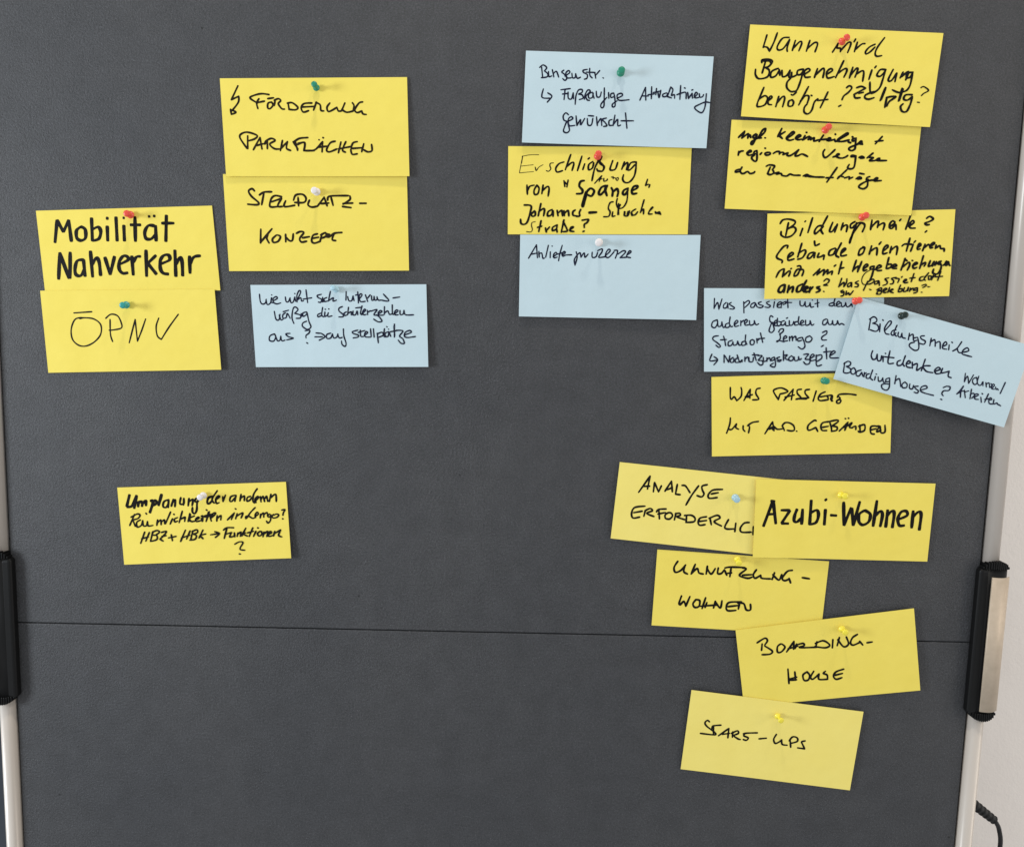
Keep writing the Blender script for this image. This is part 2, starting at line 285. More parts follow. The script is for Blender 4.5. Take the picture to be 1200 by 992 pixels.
# ---------------------------------------------------------------- cards and their handwriting
# corners are (x, z, distance in front of the felt) in millimetres; strokes are in the card's own u (0..2000) and v (0..1000)
CARDS = [
 ('foerderung', 'yellow', 'yellow card reading FÖRDERUNG PARKFLÄCHEN with a lightning arrow, under a green pin', 'brown', 0,
  [[-329.2, 371.9, 1.5], [-124.2, 378.0, 1.8], [-120.1, 272.3, 3.72], [-323.2, 267.6, 3.02]],
  [
   ('arrow', ['1.61|189,77 110,217;110,217 191,182;191,182 182,244 111,327;94,315 100,367;100,367 149,344 98,319']),
   ('foerderung', ['1.61|388,253 312,203 344,178 433,158 516,167;406,208 379,253 389,308;388,247 464,233;500,208 564,200;542,242 502,254 495,300 521,308 554,271 538,244;578,229 566,279;569,225 614,209 639,230 611,259 644,309 674,315;717,259 723,313;708,255 761,251 818,297 792,322 722,317', '1.61|972,254 888,260 855,301 875,345 933,331;860,295 992,289;986,327 1021,244;1014,248 1059,273 1065,327 1096,335;1165,255 1132,298 1144,340 1188,327 1238,299;1238,299 1254,336 1289,334;1326,256 1289,332;1290,320 1341,349 1412,337;1412,337 1423,283 1407,254;1517,246 1477,258 1430,324 1455,353 1504,337;1504,337 1516,366 1551,373']),
   ('parkflaechen', ['1.61|244,712 176,603 201,561 268,549 363,582 335,616 267,636;261,586 253,716;314,727 393,603;393,603 408,720;343,687 424,666;448,645 437,670 456,653;471,628 466,716;448,641 512,612 555,633 495,670 541,716 603,720;634,633 606,737;607,720 687,645;687,645 674,712 717,735;749,646 798,720;753,646 821,612 910,604;801,662 872,658 859,737;859,737 974,737', '1.61|762,650 817,613 906,605;775,654 793,733;792,675 873,654 864,737;864,737 979,729 1068,646;1068,646 1058,750;1007,704 1114,692;1029,626 1033,628;1074,605 1079,607;1205,642 1151,659 1108,729 1138,750 1219,721;1267,651 1235,759;1237,721 1371,697;1320,647 1281,730 1311,754;1444,647 1399,659 1375,705;1375,717 1495,709;1370,730 1385,775 1439,771;1514,668 1488,750;1511,730 1555,751 1600,738 1598,676']),
  ]),
 ('stellplatz', 'yellow', 'yellow card reading STELLPLATZ-KONZEPT, under a white pin', 'brown', 0,
  [[-327.7, 270.3, 0.8], [-123.5, 276.0, 0.8], [-119.7, 169.8, 2.72], [-321.9, 164.3, 2.08]],
  [
   ('stellplatz', ['1.77|334,174 307,151 269,174 296,227 370,292 353,315 251,309;384,215 436,186 520,183;435,192 403,315;625,234 558,222 513,251 490,321 514,339 589,333;511,286 624,251;624,251 577,328 626,334;667,275 651,334 764,322;805,240 807,328;754,270 782,217 857,211 892,252 865,293 765,293;928,270 911,317 950,341 1013,332;1013,332 1091,241;1091,241 1119,329;1051,306 1139,300;1127,271 1154,230 1353,225;1166,242 1185,324;1372,228 1370,266 1294,312;1294,306 1400,301;1287,336 1380,348']),
   ('hyphen', ['1.77|1477,304 1547,304']),
   ('konzept', ['1.77|378,567 367,708;367,702 501,562;453,620 438,661 461,709;547,627 501,668 511,703 562,691 590,644 560,627;648,621 646,697;649,650 688,686 720,680 733,615;768,610 812,592 849,604 802,663 819,700 876,692;834,657 910,645;999,616 948,634 933,692 963,712 1027,693;941,663 1010,651;1049,616 1027,687;1036,628 1088,605 1092,640 1041,663;1112,617 1104,652;1099,628 1131,622 1123,652;1136,646 1188,611 1269,603;1181,617 1160,675 1197,687']),
  ]),
 ('mobilitaet', 'yellow', 'yellow card with thick marker lettering Mobilität Nahverkehr', 'black', 0.8,
  [[-537.2, 225.4, 1.0], [-340.4, 235.8, 1.0], [-332.3, 142.7, 1.8], [-530.3, 137.1, 1.24]],
  [
   ('mobilitaet', ['3.63|229,124 177,397;229,124 286,267;286,267 361,127;361,127 365,386;492,209 437,256 431,346 474,378 528,348 536,247 492,209;622,109 604,385;618,245 685,220 710,273 680,360 604,385;790,212 778,389;791,114 810,119;900,105 885,391;979,207 968,393;979,115 994,118;1115,107 1092,401;1053,202 1171,205;1331,222 1258,216 1210,289 1215,367 1271,376 1324,328;1339,218 1327,400;1268,107 1286,107;1325,102 1344,105;1473,100 1437,408;1410,191 1551,194']),
   ('nahverkehr', ['3.63|218,525 172,852;218,525 291,843;337,521 303,843;485,616 409,627 372,721 376,797 429,810 476,739;479,616 477,819;569,512 562,828;574,671 627,595 654,647 655,810;726,590 765,799;765,799 836,581;877,680 985,625 976,581 930,581 882,651 876,740 911,786 968,780;1033,580 1027,808;1039,657 1084,591 1133,584;1201,511 1177,826;1308,574 1205,669;1205,669 1291,800;1348,679 1454,632 1453,576 1399,576 1352,636 1344,739 1372,790 1429,801;1529,516 1510,828;1524,684 1579,603 1597,660 1588,823;1689,590 1675,793;1689,676 1737,601 1814,586']),
  ]),
 ('oepnv', 'yellow', 'yellow card with thin large letters ÖPNV under a teal pin', 'black', 0,
  [[-535.1, 137.3, 2.8], [-338.3, 143.6, 3.2], [-332.0, 53.6, 3.44], [-529.7, 45.1, 2.16]],
  [
   ('oepnv', ['1.31|449,330 368,352 314,467 316,592 378,666 465,678 568,627 646,534 656,419 584,349 478,333 424,343;362,273 569,260;770,357 758,536 775,630;722,342 786,294 862,316 897,411 888,464 808,484 748,489;1058,361 964,648;1058,361 1061,628;1061,628 1121,498 1179,356;1331,347 1293,448 1296,564 1338,611;1338,611 1439,461 1560,303']),
  ]),
 ('interims', 'blue', 'pale blue card about Schülerzahlen and Stellplätze in small blue writing', 'navy', 0,
  [[-298.6, 149.6, 1.2], [-100.3, 155.2, 2.0], [-96.5, 62.7, 4.8], [-292.6, 57.5, 3.44]],
  [
   ('wie', ['1.22|97,113 102,203 126,232 158,218 171,173;167,180 179,237 216,218 230,156;235,156 226,207 252,218;244,196 297,163 285,142 250,166 252,211 287,230 334,218;234,120 238,124']),
   ('wirkt', ['1.22|390,147 396,200 420,205 444,157;442,165 450,214 476,207 498,148;498,146 503,200;499,105 502,108;520,207 523,129 552,70 568,89 531,169;529,181 565,157 572,196 594,193;630,61 641,217;591,174 690,158']),
   ('sich', ['1.22|803,116 756,130 764,155 800,177 790,212 764,210;815,154 810,208 835,192;864,154 830,173 833,203 871,197;907,81 878,199;882,194 935,159 931,199 971,187']),
   ('maessig', ['1.22|254,321 267,413 300,423 317,356;307,366 325,425 349,414;381,338 351,361 348,401 384,397 402,347 431,406;355,325 418,307;470,468 452,395 471,290 499,269 526,300 486,345;486,345 549,367 546,402 499,406;559,348 566,381;623,327 580,343 582,383 619,359 627,334;627,334 644,443 663,510 619,540 567,502 574,462 617,441']),
   ('die', ['1.22|783,344 749,363 751,388 789,374;809,275 794,367 817,388;833,330 829,384 859,366 871,339;871,339 865,384 911,377;837,296 841,299;878,292 881,295']),
   ('aus', ['1.22|240,594 187,618 178,672 224,682 251,632 240,594;252,625 269,677 297,671 310,623;310,623 319,677 355,671;420,588 371,595 398,628 453,647 376,668']),
   ('question_mark', ['1.22|594,557 647,552 636,586 602,614 600,645;604,702 616,711']),
   ('arrow', ['1.22|718,584 780,589;703,631 790,631;750,673 819,631 780,589']),
   ('auf', ['1.22|888,586 841,605 841,650 884,645 906,596;906,596 920,645 955,634 969,596;969,605 983,645 1017,639', '1.20|1035,535 1037,621 1058,708 1046,748 1013,725 1007,682']),
   ('interims', ['1.20|1087,84 1079,187;1101,145 1113,194 1146,192 1163,136;1163,136 1172,194;1218,89 1221,222;1192,128 1217,121;1229,175 1265,130 1254,111 1231,138 1244,203 1299,203;1304,124 1327,205;1327,166 1358,124;1373,137 1375,188 1395,184 1402,143;1402,148 1409,188 1432,182 1435,148;1435,148 1449,188 1482,188;1509,116 1536,148 1567,187 1554,202 1482,188']),
   ('hyphen', ['1.20|1617,163 1694,152']),
   ('schuelerzahlen', ['1.20|1036,265 997,284 996,319 1040,362 1035,388 990,390;1078,328 1050,349 1059,373 1089,364;1105,274 1091,364;1096,347 1135,328 1132,364 1154,360;1156,319 1153,364 1181,364 1201,319 1207,364;1186,282 1246,275;1260,258 1239,345 1254,364;1255,352 1299,311 1287,296 1264,333 1275,365 1305,360;1319,311 1321,365;1321,335 1355,316;1360,322 1429,303 1393,365 1458,370;1421,365 1458,398 1481,443 1439,451 1388,418;1442,356 1485,329 1469,314 1442,342 1450,369 1500,370;1516,267 1511,361;1511,348 1551,319 1570,361 1597,355;1606,246 1605,357 1623,357;1621,357 1669,321 1653,306 1630,334 1637,366 1671,366;1693,315 1694,362 1727,357 1738,313;1738,317 1755,366 1846,367']),
   ('stellplaetze', ['1.20|1200,551 1138,570 1147,591 1205,613 1196,636 1143,645;1228,551 1232,623 1262,628;1203,580 1281,555;1273,615 1313,583 1297,568 1278,596 1285,632 1344,636;1347,534 1352,632;1380,534 1385,637;1422,586 1431,706;1421,598 1477,577 1488,614 1439,637;1507,534 1498,624 1524,633;1555,571 1516,588 1518,628 1547,624 1558,579 1577,628;1533,508 1539,514;1552,539 1556,543;1623,479 1618,637;1616,502 1622,622;1572,572 1682,552;1641,554 1718,562 1678,624 1714,657 1730,711 1692,711 1662,673;1734,611 1812,580 1796,556 1745,580 1734,624 1768,642 1860,630']),
  ]),
 ('gewuenscht', 'blue', 'pale blue card headed Binsenstr. ending in gewünscht, with a green pin', 'navy', 0,
  [[5.1, 408.6, 2.2], [209.5, 407.3, 2.4], [206.0, 310.0, 4.32], [3.2, 311.3, 3.64]],
  [
   ('binsenstr', ['1.23|174,173 191,283;153,177 190,149 229,177 206,212;206,212 242,242 237,276 176,288;250,217 257,272 288,264;290,197 310,274;301,242 334,214 362,275;413,198 392,219 422,243 449,284 430,308 405,288;428,261 478,222 463,201 436,231 456,279 495,278;501,229 511,277 538,272 542,231;542,231 561,280 595,268;663,181 619,193 626,216 666,238 664,277 638,288;688,170 694,242 721,272;652,212 747,212;745,212 759,274;756,242 796,190;834,266 842,270']),
   ('arrow', ['1.23|204,408 195,499 285,507;253,449 299,486 253,550']),
   ('fusslaeufige', ['1.23|392,411 492,395;437,403 432,516;411,457 467,448;471,434 477,499 512,505 526,440;526,440 534,505;554,564 558,469 582,408 620,402 620,432 584,451 623,459 635,494 595,511;650,505 658,447 683,403 708,418 666,470 681,511 707,515;732,426 694,446 697,489 733,484 741,435;735,435 754,492;772,414 783,473 815,472 827,421;857,374 861,469 864,571 840,592 832,553 890,477;905,424 912,487;961,428 932,439 934,477 966,467;964,433 979,502 983,567 959,579 955,549 1002,511;999,485 1054,453 1043,429 1001,446 1009,494 1046,506 1130,495']),
   ('gewuenscht', ['1.23|488,680 458,660 432,695 444,741 483,751;474,750 452,815 444,862 479,877 507,851 495,796 483,751;490,751 537,720 517,700 489,731 502,797 564,793;570,689 585,795;585,795 620,727 621,784;630,784 665,714;693,713 704,782 741,781 753,711;701,682 760,685;791,692 806,788;809,760 840,711 854,786;899,702 855,719 887,751 909,785 874,795;960,716 930,731 935,779 973,778;989,667 976,783;984,764 1020,714 1027,781 1056,774;1101,640 1127,806;1058,727 1193,723']),
   ('attraktivierung', ['1.20|1246,496 1297,356;1297,356 1310,494;1266,449 1334,449;1363,346 1368,477;1330,435 1397,424;1416,364 1413,433;1385,410 1456,391;1434,407 1451,463 1463,382;1526,408 1489,425 1493,450 1527,445 1537,412;1567,344 1540,444;1567,344 1592,372 1581,434 1611,425 1617,465;1534,447 1583,462;1672,324 1674,475;1638,426 1685,403;1684,407 1731,398 1740,465;1713,348 1723,352;1752,396 1766,464;1766,464 1800,404;1800,404 1808,459;1794,371 1805,366;1825,451 1858,410 1841,393 1827,426 1840,454 1880,445;1877,408 1887,445 1915,437 1923,415;1953,405 1952,469 1948,554 1922,611 1875,597 1839,557 1892,521 1951,496 2001,502']),
  ]),
 ('erschliessung', 'yellow', 'yellow card asking about Erschließung von Spange and Johannes-Schuchen-Straße', 'black', 0.35,
  [[-11.8, 307.9, 0.9], [190.7, 311.7, 0.9], [190.6, 217.2, 1.38], [-10.0, 212.5, 1.38]],
  [
   ('erschliessung', ['0.61|158,108 124,299;150,114 239,97 334,95;141,224 275,208;124,301 280,285;295,233 310,274;310,274 339,233 383,207', '1.00|497,186 462,192 458,222 468,253 444,281 419,274;158,111 146,188;298,239 308,274 329,244', '1.67|610,175 556,196 522,248 538,289 597,273;683,91 627,263;641,227 699,180 719,195 701,270;806,108 760,272;838,195 819,259;873,141 887,128;926,169 883,205 884,262 923,241 936,184;1018,106 952,236 922,385;980,153 1015,184 1046,225 1033,276 983,271 973,251', '1.67|1024,112 1001,184 1052,225 1033,276 984,277;1144,157 1117,250 1137,266 1176,250 1198,178;1272,172 1245,255;1259,224 1302,177 1308,213 1295,260;1401,171 1342,182 1310,254 1335,260 1387,203;1401,171 1399,254 1382,337 1334,399 1285,404 1259,368 1267,317']),
   ('auto', ['1.12|952,416 1029,328;1029,328 1001,395;976,380 1035,364;1053,359 1054,390 1080,384 1090,364', '1.00|950,416 1025,330;1025,330 1002,395;1050,359 1054,392 1086,384 1095,369;1134,343 1184,356;1152,338 1155,363;1209,348 1184,363 1200,384 1214,358']),
   ('von', ['1.67|208,439 214,542;213,506 238,454 287,439;317,439 288,495 293,542 328,536 342,475 317,439;386,438 373,536;377,505 431,454 452,474 443,562']),
   ('quote_mark', ['1.45|614,386 625,453;624,402 645,427;660,381 648,458']),
   ('spange', ['2.12|837,385 798,396 784,447 820,494 811,530 756,535;860,514 823,648 829,679 848,617 870,504;870,509 909,473 949,503 921,560 876,545;1077,441 1028,462 1000,524 1025,544 1078,482;1092,441 1073,487 1090,554', '2.12|1077,441 1028,462 1000,524 1021,544 1079,482;1087,441 1069,482 1090,554;1138,467 1154,503 1150,559;1159,513 1198,477 1214,513 1205,564;1322,471 1278,492 1264,528 1289,543 1322,492;1367,497 1416,471 1425,445 1386,450 1362,492 1374,533 1418,528', '1.45|1318,512 1312,616 1274,688 1224,698 1198,647 1206,590']),
   ('quote_mark', ['1.45|1532,367 1512,439;1512,439 1544,424;1559,429 1550,460']),
   ('johannes', ['1.79|180,665 255,675 246,752 217,855 182,886 147,875 141,829;296,731 261,767 271,793 301,783 304,742;364,649 336,788;341,742 390,706 405,721 396,788;490,716 446,741 441,788 481,777 495,731;500,731 501,793;545,726 556,787;561,751 595,726 606,787;620,731 626,787;631,756 665,725 676,787;745,720 720,741 721,777 746,787 766,787;805,715 791,751 796,787 762,794']),
   ('hyphen', ['2.46|894,751 985,745']),
   ('schuchen', ['1.45|1162,626 1128,637 1110,699 1131,740 1117,791 1062,797;1161,740 1157,791 1187,786;1223,647 1217,771;1214,688 1243,657 1224,698 1227,771;1296,740 1287,781 1327,786 1345,729;1414,708 1371,739 1372,775 1407,775 1436,739;1502,603 1466,749;1471,739 1499,708 1501,765;1560,739 1603,687 1584,698 1556,760 1596,765;1630,739 1641,759 1675,739 1692,770', '2.01|1291,740 1292,781;1322,786 1331,739;1366,750 1377,779;1641,749 1686,764']),
   ('strasse', ['0.78|305,855 269,865 262,896 273,947 253,973 208,968', '1.67|369,844 344,968;328,921 378,906;418,926 429,973;429,957 463,916;538,895 498,921 499,957 539,937 548,890;541,937 549,973;622,834 595,976;613,854 649,921 660,962 615,969;690,947 729,916 704,916 690,957 735,967']),
   ('question_mark', ['1.79|823,838 892,828 878,864 849,885 850,921;836,967 849,962']),
  ]),
 ('anliefer', 'blue', 'mostly empty pale blue card with the one word Anlieferprozesse', 'navy', 0,
  [[3.9, 212.3, 2.8], [205.1, 216.9, 2.4], [204.3, 122.8, 4.48], [4.7, 122.0, 3.12]],
  [
   ('anlieferprozesse', ['1.22|97,286 182,122;182,122 196,279;126,237 195,222;211,201 216,273;209,236 242,222 257,285 273,282;315,128 288,272;338,206 338,278;355,136 360,138;371,265 411,232 399,212 376,239 382,278 417,269;469,127 444,232 433,313;418,235 505,205;470,247 505,220 493,199 470,232 481,259 514,244 577,241;626,205 639,267 617,366;617,366 610,291 665,216 681,269;681,269 715,216 726,269 760,230;804,209 807,268 847,262 865,209;865,190 913,167 912,205 879,268 960,259;947,255 1003,193 985,172 957,217 958,261 992,267 1047,202;1047,184 1086,192 1064,278;1090,230 1147,189 1175,204 1117,272;1117,272 1194,265;1191,241 1236,203 1219,189 1196,227 1191,259 1233,271']),
  ]),
 ('baugenehmigung', 'yellow', 'yellow card asking Wann wird Baugenehmigung benötigt, topmost at the right', 'black', 0.4,
  [[247.3, 441.4, 2.4], [457.0, 437.4, 2.6], [449.5, 338.4, 4.52], [242.0, 344.7, 4.64]],
  [
   ('wann', ['1.67|183,105 158,241;162,235 200,238 227,278;227,278 262,182 288,77;415,120 348,133 304,219 315,259 361,247 403,184 422,142;422,142 406,233 412,269;483,149 463,257;472,232 531,159 552,177 531,258;633,142 609,259;613,235 682,164 716,174 700,260']),
   ('wird', ['1.67|930,157 881,255;927,178 920,208 958,211 962,247;961,242 993,194 1036,142 1061,157 1038,252', '1.67|1091,133 1103,105;1126,137 1107,239;1115,215 1171,157 1207,148;1311,150 1257,182 1223,232 1233,257 1272,231 1314,179;1400,76 1341,178 1324,246 1344,276 1396,267']),
   ('baugenehmigung', ['1.81|195,400 175,516;160,404 162,373 232,367 269,387 239,439 195,461;173,387 238,384 250,403;201,454 246,486 234,555 150,581 108,542 102,482;338,457 274,494 269,555 316,543 350,481;348,471 362,531;378,479 392,544 436,527 462,473;462,473 459,545 514,533 544,510;483,493 478,552 446,603 450,661 494,700 532,696;601,451 545,470 543,512 578,510 603,467;601,463 585,576 560,675 532,698;615,508 669,464 648,444 612,477 628,536 681,532;746,439 725,536;734,511 798,436 818,451 814,531;848,496 903,452 882,432 846,474 864,534 930,514;1008,342 946,525;962,480 1032,424 1054,444 1032,515', '1.74|1112,405 1090,522;1098,493 1147,418 1166,424 1147,509;1153,480 1211,439 1232,455 1232,549;1313,424 1294,526;1341,398 1352,381;1458,414 1400,417 1372,476 1409,486 1451,434;1453,412 1440,512 1417,610 1365,663 1328,665 1309,555;1533,408 1496,518 1528,528 1575,445;1575,445 1568,536;1639,432 1616,495;1626,485 1686,424 1697,440 1677,511;1743,426 1686,441 1681,489 1720,480 1739,433;1739,433 1732,554 1710,613 1675,637 1620,649 1553,625']),
   ('benoetigt', ['1.67|209,672 160,836;164,809 226,762 259,789 236,861 164,885 158,844;262,820 305,777 289,761 268,798 273,849 309,855;375,761 355,874;362,834 417,759 439,779 427,870;525,787 487,806 486,857 526,854 537,813 516,788;503,732 522,737 554,704;674,637 594,841;606,801 653,738 691,746 680,826;712,729 721,732;680,826 656,865 661,915 701,932 737,889 755,801 788,763;884,684 824,857;787,781 893,764']),
   ('question_mark', ['1.67|1072,628 1100,605 1128,625 1099,675 1056,716 1041,758;1016,832 1038,818']),
   ('zeitpltg', ['1.87|1178,622 1225,605 1272,622;1272,622 1159,696;1159,696 1179,731 1228,726;1206,681 1254,667;1373,651 1341,662 1282,694 1278,726 1318,738 1374,718;1478,604 1441,746;1481,606 1452,734;1506,707 1499,815;1500,712 1550,697 1599,697 1538,750 1518,800;1653,605 1632,740;1662,611 1641,733;1766,666 1699,672 1684,716 1725,726 1769,687;1769,687 1761,765 1732,846 1685,848 1662,800 1685,767']),
   ('question_mark', ['1.27|1846,587 1875,574 1929,611 1885,645 1863,670;1830,742 1853,744']),
  ]),
 ('kleinteilige', 'yellow', 'yellow card reading insgl. kleinteilige + regionale Vergabe der Bauaufträge', 'black', 0.3,
  [[233.1, 341.9, 1.0], [441.7, 339.7, 1.2], [436.8, 243.6, 3.84], [229.9, 246.0, 3.4]],
  [
   ('insgl', ['1.94|87,194 146,124;146,124 122,201;122,201 185,151 185,199;185,195 205,164 216,191;268,147 240,176 251,196 277,175;280,155 254,244 236,269 224,257 238,229 294,194;297,186 332,109 364,86 356,128 301,190 331,191;365,188 373,189']),
   ('kleinteilige', ['1.94|536,77 501,169;574,112 511,156;511,156 551,189;591,187 637,157 670,120 648,113 595,179 626,206 670,194;691,187 742,155 722,142 691,178 716,197 753,189;787,148 765,198;797,111 803,112;765,198 832,154 830,190', '1.94|821,190 848,164 852,191;852,189 886,168 886,205 930,190;980,136 942,207;930,190 1030,178;1024,194 1061,171 1044,162 1030,180 1039,194 1065,190 1102,178;1102,178 1116,200 1151,186;1104,119 1107,122;1136,186 1193,148 1238,112 1219,105 1136,180 1145,198 1197,196 1256,177;1256,177 1250,199 1275,209;1286,142 1292,144;1330,155 1294,166 1294,188 1324,183;1326,163 1328,235 1326,275 1297,296 1266,285 1280,257 1398,204;1350,216 1394,192 1381,185 1364,211 1402,221']),
   ('plus_sign', ['1.71|1602,127 1536,212;1531,185 1615,172']),
   ('regionale', ['1.82|103,352 99,394;101,370 122,349 149,344;195,366 235,347 219,333 191,366 212,390 250,378;292,334 267,347 263,372 286,369;294,334 300,434 281,455 247,428 247,404 272,387;346,356 330,375;375,303 382,305;406,346 381,363 400,382 438,367 427,349 398,354;468,360 502,337 534,339 534,363;534,357 557,343 580,350 572,369;572,369 625,346 614,372 656,374 735,307;735,307 703,372 732,375 775,354 835,379']),
   ('vergabe', ['1.82|1009,295 995,327 1003,367 1027,384 1069,349 1118,291;1105,375 1168,346 1151,337 1138,364 1162,379 1200,384 1237,370 1259,352;1341,354 1304,349 1295,364 1343,362;1344,352 1339,474 1303,501 1271,489 1284,452;1380,370 1409,356 1435,372 1396,378;1523,315 1465,372;1485,365 1532,367 1495,400 1549,400;1549,398 1601,376 1584,371 1572,396 1675,393']),
   ('der', ['1.82|141,548 91,562 83,584 121,577;149,526 134,568 149,594 175,595 211,573 243,594 280,583 288,571']),
   ('bauauftraege', ['1.82|450,515 428,585;406,506 439,489 494,499 475,539;475,539 493,575 457,598 425,587;493,584 546,569 523,591 566,580 581,599;581,601 631,607 667,584 706,594 775,593;808,600 842,581 865,594 828,603;865,592 934,606', '1.82|842,591 873,602 919,606 1034,604;1159,491 1066,658;1054,611 1129,604;1264,513 1176,614;1180,604 1201,585 1238,594;1252,604 1298,590 1299,617;1298,612 1336,593;1372,610 1404,588 1428,604 1390,614;1404,547 1453,554;1516,579 1486,594 1485,621 1503,613;1497,614 1499,686 1461,719 1412,703 1427,671 1499,628 1572,615;1563,623 1602,598 1586,589 1564,615 1580,626 1642,619']),
  ]),
 ('bildungsmeile_gelb', 'yellow', 'crowded yellow card starting Bildungsmeile? Gebäude orientieren', 'black', 0.4,
  [[278.3, 242.0, 2.2], [486.7, 251.9, 1.8], [486.2, 156.4, 3.96], [279.5, 148.0, 4.44]],
  [
   ('bildungsmeile', ['1.91|227,113 204,258;138,120 166,78 228,70 295,94 288,134 224,185;223,178 289,164 309,205 265,264 200,280 155,252 153,213;381,182 358,264;402,104 410,95;482,61 440,230;591,152 544,161 512,210 520,247 565,206 601,162;641,45 586,172 583,217 603,249;700,119 671,214 699,224 737,165;750,141 727,232;811,129 794,209;798,184 839,153 859,168 851,230;938,115 894,147 896,187 940,172 958,131;956,131 921,250 896,361 899,319 934,232 986,151 1011,130', '1.91|923,172 976,131 1030,140 1044,173 1023,234;1118,103 1109,211;1112,191 1164,126 1188,124 1181,188;1180,176 1235,140 1255,158 1243,219;1318,181 1364,139 1338,118 1312,149 1310,194 1338,202 1372,161 1382,218;1414,116 1426,100;1528,50 1484,215;1512,186 1566,144 1553,118 1523,154 1531,201 1584,206']),
   ('question_mark', ['1.98|1699,96 1732,75 1770,106 1729,135 1686,151 1704,171 1733,169;1694,255 1710,241']),
   ('gebaeude', ['1.91|225,406 230,377 186,388 120,483 125,523 176,549 175,576;242,517 293,478 276,459 241,495 243,548 304,534;380,356 343,513;348,469 411,432 426,459 394,521 344,540;514,461 468,475 448,522 478,527 523,466;528,466 519,523;515,333 527,383 569,365;570,474 556,519 593,513 620,495;629,499 622,546;742,416 687,445 678,497 726,488 752,426;804,360 753,488 785,524;808,479 854,438 842,421 812,457 810,509 867,501']),
   ('orientieren', ['1.91|1048,413 1007,442 998,503 1041,484 1058,423 1039,410;1131,402 1111,496;1119,464 1187,424 1192,508;1211,383 1230,357;1257,464 1307,418 1292,396 1260,437 1259,494 1302,485;1344,412 1332,486;1335,461 1390,413 1409,431 1403,507;1536,322 1507,469;1457,409 1488,387 1573,394;1576,394 1553,470;1582,372 1598,353;1618,437 1657,406 1642,384 1624,420 1626,452 1653,446;1702,395 1680,468;1690,439 1739,396 1747,408;1761,425 1803,389 1789,377 1757,413 1764,440 1788,434;1821,408 1815,446;1821,441 1860,414 1872,446 1907,451 1911,478']),
   ('sich', ['1.78|118,746 151,677 198,648 199,678 186,743;190,738 253,675 269,687 255,734;274,649 281,645;343,620 373,617 383,649 345,658 319,698 314,735 348,721 375,659;378,666 402,659 413,682 399,732']),
   ('mit', ['1.78|521,729 588,656;588,656 561,725;561,725 634,667 626,731;626,731 672,668 672,717;672,717 723,684 719,723;742,628 758,614;820,576 793,719;799,659 847,646']),
   ('wegebeziehungen', ['1.85|976,564 943,692', '1.85|954,672 1003,631 998,698;998,698 1035,580;1059,665 1102,630 1087,611 1059,643 1062,685 1096,678;1172,635 1134,646 1135,671 1167,665;1173,637 1155,744 1133,801;1182,677 1247,646 1227,626 1199,655 1210,688 1254,686;1324,540 1302,664;1308,620 1356,619 1347,655 1307,669;1356,651 1413,640 1393,619 1365,641 1376,666 1415,667;1500,554 1463,687;1477,653 1540,600 1552,633 1530,689;1494,562 1523,582;1574,578 1583,581;1587,640 1634,614 1614,602 1587,635 1599,670 1632,659;1693,528 1662,672;1671,637 1716,604 1722,621 1708,648;1771,585 1755,649 1787,639 1809,598;1813,596 1797,649;1836,597 1824,640;1832,630 1873,597 1876,631;1887,593 1860,629 1888,629 1887,689 1854,740 1807,727 1813,685;1912,642 1948,611 1943,594 1930,630 1949,642 1962,601 1977,641 1986,646', '0.92|1140,674 1073,723 1047,792 1066,844 1119,848']),
   ('anders', ['2.11|210,832 167,856 149,908 179,924 208,887 218,837;220,837 209,924;262,846 249,925;253,900 300,858 310,874 300,921;410,830 358,860 350,917 388,912 411,861;450,788 410,881 431,923;430,903 468,872 448,859 429,891 449,923 488,914;495,870 487,929;490,904 523,866;597,862 566,873 599,899 591,919 560,930']),
   ('question_mark', ['1.45|637,801 666,775 696,791 679,825 639,847 682,850;640,920 647,923']),
   ('was', ['1.45|830,771 803,870;808,865 856,819 857,871;861,866 884,819 886,777;935,820 901,839 903,871 930,857 940,823 942,872;1013,804 980,826 1011,846 1007,873 976,873']),
   ('passiert', ['1.45|1113,811 1073,915;1111,825 1162,787 1182,810 1145,841 1115,845;1228,806 1190,820 1192,847 1219,837 1233,811 1241,863;1338,776 1298,787 1322,817 1319,847 1279,863;1417,772 1367,783 1391,809 1384,843 1357,848;1411,784 1450,790 1437,831;1474,772 1481,763;1496,827 1531,806 1516,794 1497,820 1517,838 1546,831;1605,731 1581,824;1563,784 1622,778']),
   ('dort', ['1.45|1709,765 1676,779 1671,811 1710,807 1728,765;1762,724 1718,795 1734,812;1764,761 1765,801 1788,798 1793,766 1764,761;1815,755 1798,808;1806,783 1838,755;1891,712 1864,814;1838,774 1914,769']),
   ('bzw', ['1.45|851,909 829,923 846,940 861,924 859,969 832,980;889,922 885,966 912,942 927,967 963,919']),
   ('quote_mark', ['1.32|1137,904 1155,912']),
   ('beleburg', ['1.45|1243,894 1217,957;1217,912 1261,889 1267,911 1234,927;1234,925 1268,931 1256,963 1215,962;1285,933 1323,907 1308,895 1285,921 1300,948 1322,942;1354,886 1337,944;1355,929 1393,913 1379,906 1360,933 1395,950;1469,863 1449,936 1486,932 1486,903 1452,916;1513,893 1505,937 1541,928 1555,889;1555,893 1548,933;1578,900 1570,938;1578,923 1606,900 1613,929;1653,896 1619,907 1625,929 1650,918;1653,901 1651,945 1616,959']),
   ('question_mark', ['1.25|1699,871 1739,858 1744,875 1710,896;1696,948 1707,951']),
   ('quote_mark', ['0.92|1762,881 1766,891 1787,885']),
  ]),
 ('lemgo', 'blue', 'pale blue card asking Was passiert mit dem anderen Gebäuden am Standort Lemgo', 'navy', 0,
  [[212.3, 158.7, 0.9], [414.7, 162.9, 0.9], [420.3, 71.4, 2.18], [216.7, 65.0, 2.74]],
  [
